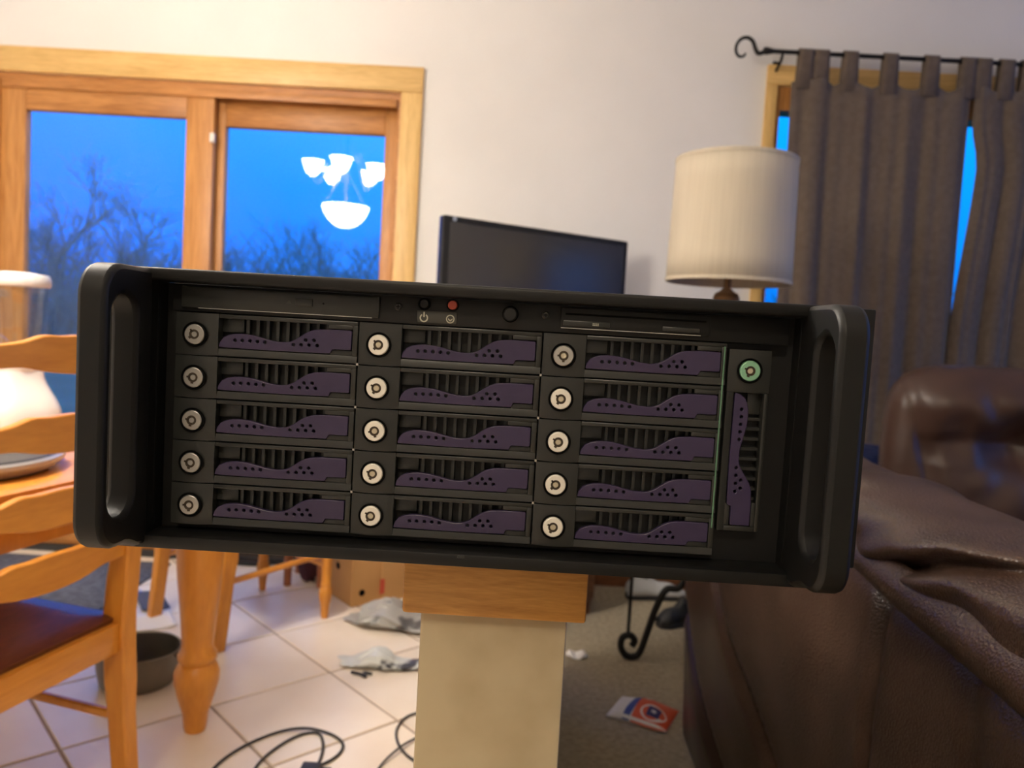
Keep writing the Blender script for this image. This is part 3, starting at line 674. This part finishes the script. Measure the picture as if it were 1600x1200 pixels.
def curtain(name, label, x0f, x1f, tabs, seed, ztop, phase, nple):
    rr = random.Random(seed)
    t = thing(name, label, 'curtain', ((x0f(1)+x1f(1))/2, RY, 0), group='brown tab-top curtains')
    ox_ = (x0f(1)+x1f(1))/2
    ph_ = [rr.uniform(0, 6) for _ in range(6)]
    def fn(u, v):
        z = .03+v*(ztop-.03)
        x = x0f(z)+(x1f(z)-x0f(z))*u
        amp = .026*(1-.55*v**3)
        y = amp*(math.sin(2*PI*nple*u+phase+.5*math.sin(3*u+ph_[0]))+.45*math.sin(2*PI*nple*1.83*u+ph_[1]+.6*v)+.2*math.sin(2*PI*nple*3.1*u+ph_[2]))
        if tabs: # scalloped top edge hanging between tabs
            d = min(abs(x-tt) for tt in tabs); z -= .030*sstep(d/.08)*max(0, (v-.9)/.1)
        return (x-ox_, -.012+y*.62, z)
    b = MB(); b.grid(fn, 120, 34); b.build('cloth', curtain_m, t, solid=.003, angle=80)
    for tt in tabs:
        wd = .030; b = MB()
        loop = [(.016*math.cos(a), .016*math.sin(a)) for a in [k*PI/8 for k in range(9)]]
        pr = [(-.014, ztop-.05-RZ)]+[(-.016, -.01)]+[(p[0], p[1]) for p in reversed(loop)][0:]+[(.016, -.01), (.006, ztop-.05-RZ)]
        fnv = lambda u, v: (tt-ox_+(v-.5)*2*wd*(1.0+.18*(1 if pr[int(round(u*(len(pr)-1)))][1] < -.05 else 0)), pr[int(round(u*(len(pr)-1)))][0], RZ+pr[int(round(u*(len(pr)-1)))][1])
        b.grid(fnv, len(pr), 4); b.build('tab', curtain_m, t, solid=.003, angle=70)
    return t
curtain('curtain', 'brown tab-top curtain panel hanging beside the lamp', lambda z: 1.050+.012*math.sin(z*1.5), lambda z: 1.800+.006*math.sin(z*2), [1.100, 1.165, 1.285, 1.450, 1.620, 1.770], 3, 2.235, .6, 4.2)
curtain('curtain', 'brown tab-top curtain panel at the right edge, past the blue gap', lambda z: 1.797+.05*sstep((z-1.12)/.85)*(1-.75*sstep((z-1.9)/.2)), lambda z: 2.62, [1.835, 1.93, 2.02, 2.13, 2.30, 2.50], 9, 2.235, 2.0, 6.3)

# ================================================================== leather sofa, its back to the half wall
so = thing('leather_sofa', 'dark brown leather sofa seen from behind, in the right foreground', 'sofa', (.95, 1.2, 0))
OX, OY = .95, 1.2
SY0, SY1 = .12, 2.10
def x0(y): return .508+(y-.8)*.012-.050*sstep((y-1.1)/.9)
def seg_d(y, z, a, c):
    ax, az = a; bx, bz = c; t = ((y-ax)*(bx-ax)+(z-az)*(bz-az))/((bx-ax)**2+(bz-az)**2); t = max(0, min(1, t))
    px, pz = ax+(bx-ax)*t, az+(bz-az)*t; s = (bx-ax)*(z-az)-(bz-az)*(y-ax)
    return math.hypot(y-px, z-pz), s
seams = [((1.10,.80),(1.00,.0),.022,.018), ((2.08,.73),(1.20,.17),.020,.015), ((2.12,.42),(1.62,.08),.026,.020), ((.86,.80),(.60,.15),.012,.03)]
def back_fn(u, v):
    y = SY1-(SY1-SY0)*u; z = .02+.80*v
    bulge = .030*math.sin(PI*min(1, max(0, v)))**.8
    x = x0(y)+.035-bulge+.05*max(0, v-.9)*4
    for a, c, dep, wd in seams:
        d, s = seg_d(y, z, a, c); x += dep*gauss(d, wd)
    x += .006*math.sin(y*9+z*5)+.004*math.sin(y*17-z*11)
    x -= .030*gauss(y-.62, .22)*gauss(z-.70, .12)
    x += .03*sstep((y-(SY1-.03))/.03)**2
    return (x-OX, y-OY, z)
b = MB(); b.grid(back_fn, 150, 60)
b.build('back_panel', leather, so, angle=180, solid=.004)
b = MB(); b.box((x0(1)+.075-OX, SY0+.02-OY, .02), (x0(1)+.26-OX, SY1-.03-OY, .80), .03, 3); b.build('back_core', leather, so)
def pil_fn(u, v):
    y = SY1+.01-(SY1-SY0+.02)*u; a = v*2*PI
    e = min(1, min(u, 1-u)/.03)**.5 if min(u, 1-u) < .03 else 1
    zc_, zs, xs = .838+.03*(y-1.1), .060, .115
    c, s = math.cos(a), math.sin(a); n = 2.4; k = (abs(c)**n+abs(s)**n)**(-1/n)
    swell = 1+.05*math.sin(y*7.5+.6)+.04*math.sin(y*15+2)
    x = x0(y)+.105-xs*c*k*e; z = zc_+zs*s*k*swell*e
    if c > -.3:
        # two long folds on the outer side
        zc1 = .775+.105*sstep((1.25-y)/.55)+.012*math.sin(y*9)
        d = z-zc1; x += .032*gauss(d, .011)*sstep((c+.3)/.5)
        x -= .010*gauss(d-.025, .018)+.012*gauss(d+.028, .018)
        zc2 = .905-.055*sstep((y-1.05)/.45); d2 = z-zc2; wgt = gauss(y-1.30, .16)
        x += .016*gauss(d2, .010)*wgt; x -= .008*gauss(d2-.02, .015)*wgt
        zc3 = .86+.13*(.92-y); wgt = gauss(y-.80, .12)
        x += .012*gauss(z-zc3, .012)*wgt
    r = .004*math.sin(23*y+6*z*9)+.0025*math.sin(41*y-70*z)
    x += r*.8; z += r*.5
    return (x-OX, y-OY, z)
b = MB(); V = b.grid(pil_fn, 220, 96, wrap_v=True)
b.b.faces.new(V[0]); b.b.faces.new(V[-1][::-1])
b.build('pillow_top', leather, so, angle=180)
# flap hanging off the pillow
def flap_fn(u, v):
    y = 1.22-u*1.05; z = .83-(.035+.075*sstep(u*1.2)+.01*math.sin(u*9))*v
    x = x0(y)+.008-.026*math.sin(PI*v*.8+.3)-.012*sstep(u)*math.sin(PI*v)
    return (x-OX, y-OY, z)
b = MB(); b.grid(flap_fn, 60, 16); b.build('flap', leather, so, angle=180, solid=.006)
b = MB()
b.box((x0(1)+.22-OX, SY0+.05-OY, .10), (1.42-OX, SY1-.06-OY, .30), .03, 3); b.build('seat_base', leather2, so)
for k in range(3):
    y0_ = SY0+.24+k*.50; b = MB(); b.box((x0(1)+.25-OX, y0_-OY, .29), (1.44-OX, y0_+.495-OY, .46), .05, 4); b.build('seat_cushion', leather2, so)
for y0_ in (SY0+.02, SY1-.23):
    MB().box((x0(1)+.20-OX, y0_-OY, .05), (1.42-OX, y0_+.21-OY, .60), .06, 4).build('arm', leather2, so)
for x_, y_ in ((.66,.25),(.66,1.95),(1.34,.25),(1.34,1.95)): MB().box((x_-.03-OX, y_-.03-OY, 0), (x_+.03-OX, y_+.03-OY, .10), .004).build('foot', brownwood, so)

# ================================================================== tufted recliner
rc = thing('leather_recliner', 'brown tufted leather recliner in front of the curtains', 'armchair', (1.57, 2.62, 0), R(-8))
def rec_fn(u, v):
    a = u*2*PI; bb = (v-.5)*PI
    n = 3.2
    def sp_(w_, e): return math.copysign(abs(w_)**e, w_)
    cx_ = sp_(math.cos(bb), .5)*sp_(math.cos(a), .6); cy_ = sp_(math.cos(bb), .5)*sp_(math.sin(a), .9); cz_ = sp_(math.sin(bb), .55)
    x, z = cx_*.345, .80+cz_*.285; y = -.10+cy_*.125
    if cy_ < 0:
        f = -cy_
        for bx, bz in ((.045, .832), ):
            d = math.hypot((x-bx)*.9, z-bz); y += .105*gauss(d, .080)*f
            an = math.atan2(z-bz, x-bx); y += .010*math.sin(an*9+.6)*gauss(d-.13, .07)*f
        y += .038*gauss(z-.832+.10*abs(x-.045)**2, .028)*f*sstep(abs(x-.045)/.1)*(1-sstep((abs(x)-.20)/.1))
        y -= .035*gauss(z-.97, .07)*f
        y += .0035*math.sin(x*58+z*6+1.5*math.sin(x*9))*f*gauss(z-.845, .13)+.004*math.sin(x*30-z*22)*f
        y += .020*gauss(abs(x)-.255-.25*(z-.85), .020)*f
    y += .12*(z-.55)*.5
    return (x, y, z)
b = MB(); b.grid(rec_fn, 200, 120, wrap_u=True); bmesh.ops.remove_doubles(b.b, verts=b.b.verts, dist=1e-5); b.build('backrest', leather2, rc, angle=180)
bt_ = MB().lathe([(0,-.008),(.010,-.006),(.013,0),(0,.004)], (.045, -.085, .835), 14, 'Y').build('button', leather2, rc)
MB().box((-.30, -.52, .28), (.30, .02, .47), .06, 4).build('seat_cushion', leather2, rc)
for s in (-1, 1): MB().box((s*.40-.10, -.55, .06), (s*.40+.10, .10, .60), .07, 4).build('arm', leather2, rc)
MB().box((-.33, -.50, .06), (.33, .12, .30), .03, 3).build('seat_base', leather2, rc)
for x_ in (-.28, .28):
    for y_ in (-.42, .06): MB().box((x_-.03, y_-.03, 0), (x_+.03, y_+.03, .065), .004).build('foot', brownwood, rc)
# blue cloth over a low dark stand next to the recliner
def lump(c, r, seed, nu=36, nv=22, e=.7, rough=.18):
    rr = random.Random(seed); k = [(rr.uniform(2, 7), rr.uniform(2, 7), rr.uniform(0, 6)) for _ in range(6)]
    def fn(u, v):
        a = u*2*PI; bb = (v-.5)*PI
        x = math.cos(bb)*math.cos(a); y = math.cos(bb)*math.sin(a); z = math.sin(bb)
        d = 1+rough*sum(math.sin(p*x*2+q*y*2+s_+z*p)*.25 for p, q, s_ in k)
        return (c[0]+r[0]*x*d, c[1]+r[1]*y*d, c[2]+max(-r[2]*.98, r[2]*math.copysign(abs(z)**e, z)*d))
    b = MB(); b.grid(fn, nu, nv, wrap_u=True); bmesh.ops.remove_doubles(b.b, verts=b.b.verts, dist=1e-5); return b
bs = thing('storage_ottoman', 'dark low ottoman between the recliner and the curtains', 'ottoman', (1.33, 3.02, 0))
MB().box((-.16, -.16, .04), (.16, .16, .62), .02, 3).build('body', leather2, bs)
MB().box((-.165, -.165, .62), (.165, .165, .66), .015, 3).build('lid', leather2, bs)
tag(lump((0,0,.045), (.13, .13, .045), 4, e=.5, rough=.1).build('folded_blanket', blue_m, loc=(1.345, 2.98, .66)), 'dark blue folded blanket peeking out beside the recliner', 'blanket')

# ================================================================== floor clutter
mt = MB().box((-2.75, 2.72, 0), (-1.495, 3.30, .010), .004).build('door_mat', mat_m); tag(mt, 'dark grey mat on the tiles before the sliding door', 'mat')
pt = thing('metal_pan', 'grey metal pan lying on the tiles behind the left chair', 'pan', (-1.097, 2.222, .0005))
MB().lathe([(0,0),(.098,0),(.105,.006),(.113,.05),(.1175,.100),(.120,.103),(.1175,.106),(.114,.103),(.109,.05),(.100,.010),(0,.008)], (0,0,0), 48).build('bowl', pot_m, pt)
MB().box((.112, -.012, .085), (.15, .012, .091), .002).build('handle_stub', pot_m, pt)
def sheet(name, pts, m, z, label, cat, curl=.012, seed=1):
    A, B, C, D = [Vector((p[0], p[1], 0)) for p in pts]; c = (A+B+C+D)/4
    def fn(u, v):
        p = (A*(1-u)+B*u)*(1-v)+(D*(1-u)+C*u)*v - c
        return (p.x, p.y, z+curl*(abs(2*u-1)**3*.7+abs(2*v-1)**3*.5*math.sin(seed+u*3)**2))
    b = MB(); b.grid(fn, 12, 12); return tag(b.build(name, m, solid=.0012, loc=(c.x, c.y, 0)), label, cat)
sheet('paper_sheet', [(-1.42, 2.66), (-1.258, 2.775), (-1.165, 2.633), (-1.31, 2.54)], paper_m, .0016, 'white sheet of paper on the tiles near the metal pan', 'paper', .010)
sheet('dark_folder', [(-1.47, 2.93), (-1.395, 2.987), (-1.262, 2.79), (-1.345, 2.745)], slate_m, .0022, 'dark grey folder lying on the tiles beside the mat', 'folder', .006)
pc = thing('plastic_tub', 'small clear plastic tub lying on the floor behind the chair post', 'tub', (-1.405, 2.735, .012))
MB().lathe([(0,0),(.042,0),(.048,.06),(.053,.062),(.051,.065),(.046,.062),(.040,.004),(0,.004)], (0,0,0), 28).build('cup', clear_m, pc)
MB().tube([Vector((.0525*math.cos(a), .0525*math.sin(a), .0635)) for a in [2*PI*k/28 for k in range(28)]], .003, 6, closed=True).build('rim', clear_m, pc)
def cable(pts, label, r=.0036):
    P = smooth_path(pts, 10); c = P[0].copy(); c.z = 0
    return [p-c for p in P], c
cbl = thing('power_cable', 'black cable coiled in two loops on the tiles', 'cable', (-.56, 1.85, 0))
def rel(P, o): return [(x-o[0], y-o[1], z) for x, y, z in P]
MB().tube(smooth_path(rel([(-.640,1.62,.0045),(-.690,1.72,.0045),(-.690,1.82,.0045),(-.650,1.915,.0045),(-.585,1.985,.005),(-.52,1.995,.011),(-.455,1.985,.0045),(-.415,1.945,.0045),(-.41,1.90,.0045),(-.430,1.855,.0045),(-.465,1.82,.0045)], (-.56,1.85)), 10), .0038, 8).build('strand', cable_m, cbl)
MB().tube(smooth_path(rel([(-.56,1.62,.0045),(-.590,1.74,.0045),(-.595,1.83,.0045),(-.570,1.915,.0045),(-.53,1.975,.0045),(-.490,1.985,.0045),(-.465,1.94,.0045),(-.453,1.88,.0045),(-.455,1.83,.0045),(-.48,1.78,.0045)], (-.56,1.85)), 10), .0038, 8).build('strand', cable_m, cbl)
MB().box((.075, -.065, .0), (.125, -.022, .020), .005).box((.123, -.050, .004), (.150, -.035, .016), .003).build('plug', cable_m, cbl)
cb2 = thing('charger_cable', 'thin black cable looping out from behind the half wall', 'cable', (-.22, 2.0, 0))
MB().tube(smooth_path(rel([(-.12,2.15,.004),(-.21,2.145,.004),(-.265,2.11,.004),(-.285,2.05,.004),(-.280,1.99,.004),(-.255,1.93,.0045),(-.215,1.885,.004),(-.15,1.85,.004)], (-.22,2.0)), 10), .0034, 8).build('strand', cable_m, cb2)
MB().tube(smooth_path(rel([(-.16,2.09,.004),(-.225,2.00,.004),(-.262,1.93,.011),(-.300,1.84,.004),(-.31,1.70,.004)], (-.22,2.0)), 10), .0028, 8).build('strand', cable_m, cb2)
# cardboard box
bxo = thing('cardboard_box', 'tan cardboard box with hand holes and a red mark, by the wall', 'box', (-.615, 2.925, 0), R(40))
MB().box((.0, .0, .001), (.30, .20, .34), .002).build('carton', card_m, bxo)
MB().box((.13, -.006, .001), (.30, -.0005, .34), .001).build('flap', card_l, bxo)
MB().box((-.002, .0, .30), (.302, .202, .3405), .001).build('lid', card_l, bxo)
MB().prism(circle(.045, .052, .013, 14), -.0015, .001, 'Y').build('hand_hole', void_m, bxo)
MB().prism(circle(.12, .135, .014, 14), -.0015, .001, 'X').build('hand_hole', void_m, bxo)
MB().box((.122, -.0075, .035), (.142, -.0055, .095)).build('red_mark', redink, bxo)
# stool and bag near the door
st = thing('wooden_stool', 'small reddish brown stool by the sliding door', 'stool', (-.862, 3.225, 0))
MB().box((-.095, -.105, .42), (.095, .105, .45), .008).build('seat', brownwood, st)
redw = mat('red_wood', (.36, .12, .04), .45, col2=(.44, .16, .055), nscale=5, stretch=(6, 6, 1), kind='wood')
for s in (-1, 1):
    for q in (-1, 1): MB().tube([(s*.070, q*.085, 0), (s*.066, q*.080, .42)], [.016, .019], 12).build('leg', redw, st)
    MB().tube([(s*.068, -.082, .16), (s*.068, .082, .16)], .009, 8).build('stretcher', redw, st)
tag(lump((0,0,.075), (.046, .06, .075), 11, rough=.15).build('cloth_bag', maroon, loc=(-.862, 3.225, .001)), 'dark maroon cloth bag under the stool', 'bag')
tag(MB().box((-1.30, 3.352, .0), (-1.08, 3.378, .022), .003).build('draught_strip', cable_m), 'black strip on the floor along the sliding door', 'strip')
# crumpled bags
def crumple(name, c, r, seed, m, label, cat, rough=.5, faces=False):
    rr = random.Random(seed); k = [(rr.uniform(-7, 7), rr.uniform(-7, 7), rr.uniform(-5, 5), rr.uniform(0, 6)) for _ in range(14)]
    def fn(u, v):
        a = u*2*PI; bb = (v-.5)*PI
        x = math.cos(bb)*math.cos(a); y = math.cos(bb)*math.sin(a); z = math.sin(bb)
        d = 1+rough*sum(abs(math.sin(p*x+q*y+s_*z+f))-.5 for p, q, s_, f in k)*.16
        return (r[0]*x*d, r[1]*y*d, max(.0, r[2]*(1+z*d)*.5*(1+.5*math.sin(5*x+seed))))
    b = MB(); b.grid(fn, 40, 20, wrap_u=True); bmesh.ops.remove_doubles(b.b, verts=b.b.verts, dist=1e-5)
    return tag(b.build(name, m, loc=c, angle=25), label, cat)
crumple('plastic_bag', (-.40, 2.79, .001), (.17, .09, .055), 3, bag_w, 'crumpled grey and black plastic bag in front of the cardboard box', 'bag')
crumple('foil_wrapper', (-.41, 2.43, .001), (.115, .045, .035), 8, wrap_m, 'crumpled white wrapper with dark lining alone on the tiles', 'wrapper')
tag(MB().tube(smooth_path([(-.03,.012,.006),(0,0,.008),(.02,-.012,.006),(.01,.016,.005),(.035,.01,.005)], 6), .005, 7).build('wrapper_scrap', cable_m, loc=(-.455, 2.345, 0)), 'tiny dark scrap on the tiles just before the crumpled wrapper', 'scrap')
# snack packet on the carpet
ang = math.atan2(2.165-2.245, .500-.338)
pk = thing('snack_packet', 'white, orange and blue snack packet lying on the carpet', 'packet', (.335, 2.250, .002), ang)
LP, WP = .178, .145
def pk_h(u, v): return .004+.030*(math.sin(PI*min(1, max(0, u)))**.5)*(math.sin(PI*v)**.5)*(1+.12*math.sin(9*u+4*v))
def pk_face(u, v, lift=0): return (u*LP, (v-.5)*WP*(1-.05*math.sin(6*u)), pk_h(u, v)+lift)
b = MB(); b.grid(lambda u, v: pk_face(u, v), 24, 18); b.grid(lambda u, v: (u*LP, (v-.5)*WP*(1-.05*math.sin(6*u)), .001), 2, 18); bmesh.ops.remove_doubles(b.b, verts=b.b.verts, dist=.0005); b.build('bag', pk_white, pk, angle=60)
def patch(name, m, u0, u1, v0, v1, lift, mask=None, skew=0):
    b = MB(); b.grid(lambda u, v: pk_face(u0+(u1-u0)*u+skew*(v-.5), v0+(v1-v0)*v, lift), 14, 14); return b.build(name, m, pk, angle=60)
patch('print_blue_band', pk_blue, .28, .40, .0, 1, .0006, skew=.05)
patch('print_orange', pk_orange, .40, 1.0, .0, 1, .0006, skew=.0)
def disc(name, m, uc, vc, ru, rv, lift, n=20):
    b = MB(); c = b.b.verts.new(pk_face(uc, vc, lift)); ring = [b.b.verts.new(pk_face(min(.995, uc+ru*math.cos(2*PI*k/n)), vc+rv*math.sin(2*PI*k/n), lift)) for k in range(n)]
    for k in range(n): b.b.faces.new((c, ring[k], ring[(k+1) % n]))
    return b.build(name, m, pk, angle=60)
disc('print_white_oval', pk_white, .72, .30, .22, .22, .0012)
patch('print_navy_square', pk_navy, .62, .83, .17, .44, .0018)
def star(name, m, uc, vc, r, lift):
    b = MB(); c = b.b.verts.new(pk_face(uc, vc, lift)); n = 10
    ring = [b.b.verts.new(pk_face(uc+(r if k % 2 == 0 else r*.4)*math.cos(2*PI*k/n), vc+(r if k % 2 == 0 else r*.4)*math.sin(2*PI*k/n), lift)) for k in range(n)]
    for k in range(n): b.b.faces.new((c, ring[k], ring[(k+1) % n]))
    b.build(name, m, pk)
star('print_star', pk_white, .725, .305, .065, .0025)
disc('print_white_spot', pk_white, .52, .80, .06, .07, .0012)
crumple('paper_scrap', (.245, 2.60, .001), (.035, .03, .012), 5, paper_m, 'small white paper scrap on the carpet by the half wall', 'scrap', .3)
# shoes under the iron table
def shoe(name, loc, rz, m, sole, label, L=.26):
    t = thing(name, label, 'shoe', loc, rz)
    def up_(u, v):
        a = v*PI; x = u*L; wdt = .042*(1-.35*gauss(u-.42, .25))*(math.sin(PI*(.06+.88*u))**.45); h = .055+.045*sstep((.55-u)/.3)-.02*sstep((u-.7)/.3)
        return (x, -math.cos(a)*wdt, .018+h*math.sin(a)**.7*(math.sin(PI*(.05+.9*u))**.4))
    b = MB(); b.grid(up_, 24, 14); b.build('upper', m, t, solid=.003, angle=60)
    P = [(u/20*L, .044*(1-.3*gauss(u/20-.42, .25))*(math.sin(PI*(.04+.92*u/20))**.4)) for u in range(21)]
    MB().prism(P+[(x, -y) for x, y in reversed(P)], 0, .022, 'Z').build('sole', sole, t, bevel=.003)
    MB().tube([(L*.18, -.02, .105), (L*.30, -.026, .098), (L*.36, 0, .09), (L*.30, .026, .098), (L*.18, .02, .105)], .005, 6).build('collar', sole, t)
    return t
shoe('sneaker', (.50, 3.24, 0), R(8), shoe_w, shoe_b, 'pale grey sneaker on the carpet by the baseboard')
shoe('sneaker', (.72, 2.98, 0), R(-158), shoe_b, shoe_b, 'black shoe on the carpet behind the iron table leg', .15)

# ================================================================== outdoors: ground, bare trees, undergrowth
gd = struct(MB().box((-60, WY+.15, -.45), (60, 90, -.25)).build('ground', grass_m))
def make_tree(seed, H):
    rr = random.Random(seed); b = MB(); tw = MB()
    def branch(p, d, L, r, dep):
        n = 3; P = [p]; q = p.copy(); dd = d.copy()
        for k in range(n):
            dd = (dd+Vector((rr.uniform(-.18,.18), rr.uniform(-.18,.18), rr.uniform(-.02,.14)))).normalized(); q = q+dd*L/n; P.append(q.copy())
        (b if dep == 0 else tw).tube(P, [r, r*.85, r*.7, r*.5], 6 if dep < 2 else 3, caps=False)
        if dep >= 6: return
        for k in range(4 if dep < 3 else 3):
            t = rr.uniform(.35, 1.0) if dep else rr.uniform(.28, 1.0); i = min(n-1, int(t*n)); f = t*n-i; s = P[i].lerp(P[i+1], f)
            a = rr.uniform(0, 2*PI); ax = dd.orthogonal().normalized(); ax.rotate(Matrix.Rotation(a, 3, dd)); sp_ = rr.uniform(.45, .95)
            branch(s, (dd*math.cos(sp_)+ax*math.sin(sp_)+Vector((0,0,.18))).normalized(), L*rr.uniform(.5, .72), max(r*.50, .0022), dep+1)
    branch(Vector((0,0,0)), Vector((rr.uniform(-.06,.06), rr.uniform(-.06,.06), 1)).normalized(), H*.50, H*.020, 0)
    t = thing('bare_tree', 'bare leafless tree in the dusk beyond the glass', 'tree', group='bare trees outside')
    b.build('trunk', bark, t); tw.build('branches', bark, t)
    return t
protos = [make_tree(s, 6.0) for s in (1, 5, 12, 21)]
spots = [(-13.6,22,1.10),(-12.2,24,1.0),(-10.4,21,.80),(-9.0,23,.95),(-7.7,22,.80),(-6.3,24,.85),(-5.2,22,.72),(-4.0,25,.78),(-2.6,23,.8),(-15.4,23,1.05),(-17.2,22,1.15),(-11.3,28,1.0),(-8.3,29,.95),(-5.6,29,.9),(-14.6,28,1.2),(-3.2,30,.9),
         (-19.5,25,1.1),(0.5,26,.8),(4.5,27,.85),(8.5,26,.8),(11.0,25,.85),(13.5,27,.9),(16.5,26,.85),(-1.0,29,.8)]
for i, (x, y, s) in enumerate(spots):
    t = protos[i] if i < 4 else copy_tree(protos[i % 4])
    t.location = (x, y, -.28); s *= .80; t.scale = (s*1.15, s*1.15, s); t.rotation_euler = (0, 0, i*1.7)
ug = MB(); rr = random.Random(4)
for k in range(3600):
    x = rr.uniform(-26, 22); y = rr.uniform(19, 32); h = rr.uniform(1.6, 3.4); lean = (rr.uniform(-.5, .5), rr.uniform(-.3, .3))
    p = Vector((x, y, -.26)); m1 = p+Vector((lean[0]*.3*h, lean[1]*.3*h, h*.5)); m2 = p+Vector((lean[0]*h, lean[1]*h, h))
    ug.tube([p, m1, m2], [.035, .022, .006], 3, caps=False)
    for j in range(5):
        t = rr.uniform(.3, .95); s = p.lerp(m2, t); ug.tube([s, s+Vector((rr.uniform(-.8,.8), rr.uniform(-.4,.4), rr.uniform(.2,.8)))], [.014, .005], 3, caps=False)
o = ug.build('undergrowth', bark); o['kind'] = 'stuff'; tag(o, 'dense leafless undergrowth below the trees outside', 'undergrowth')
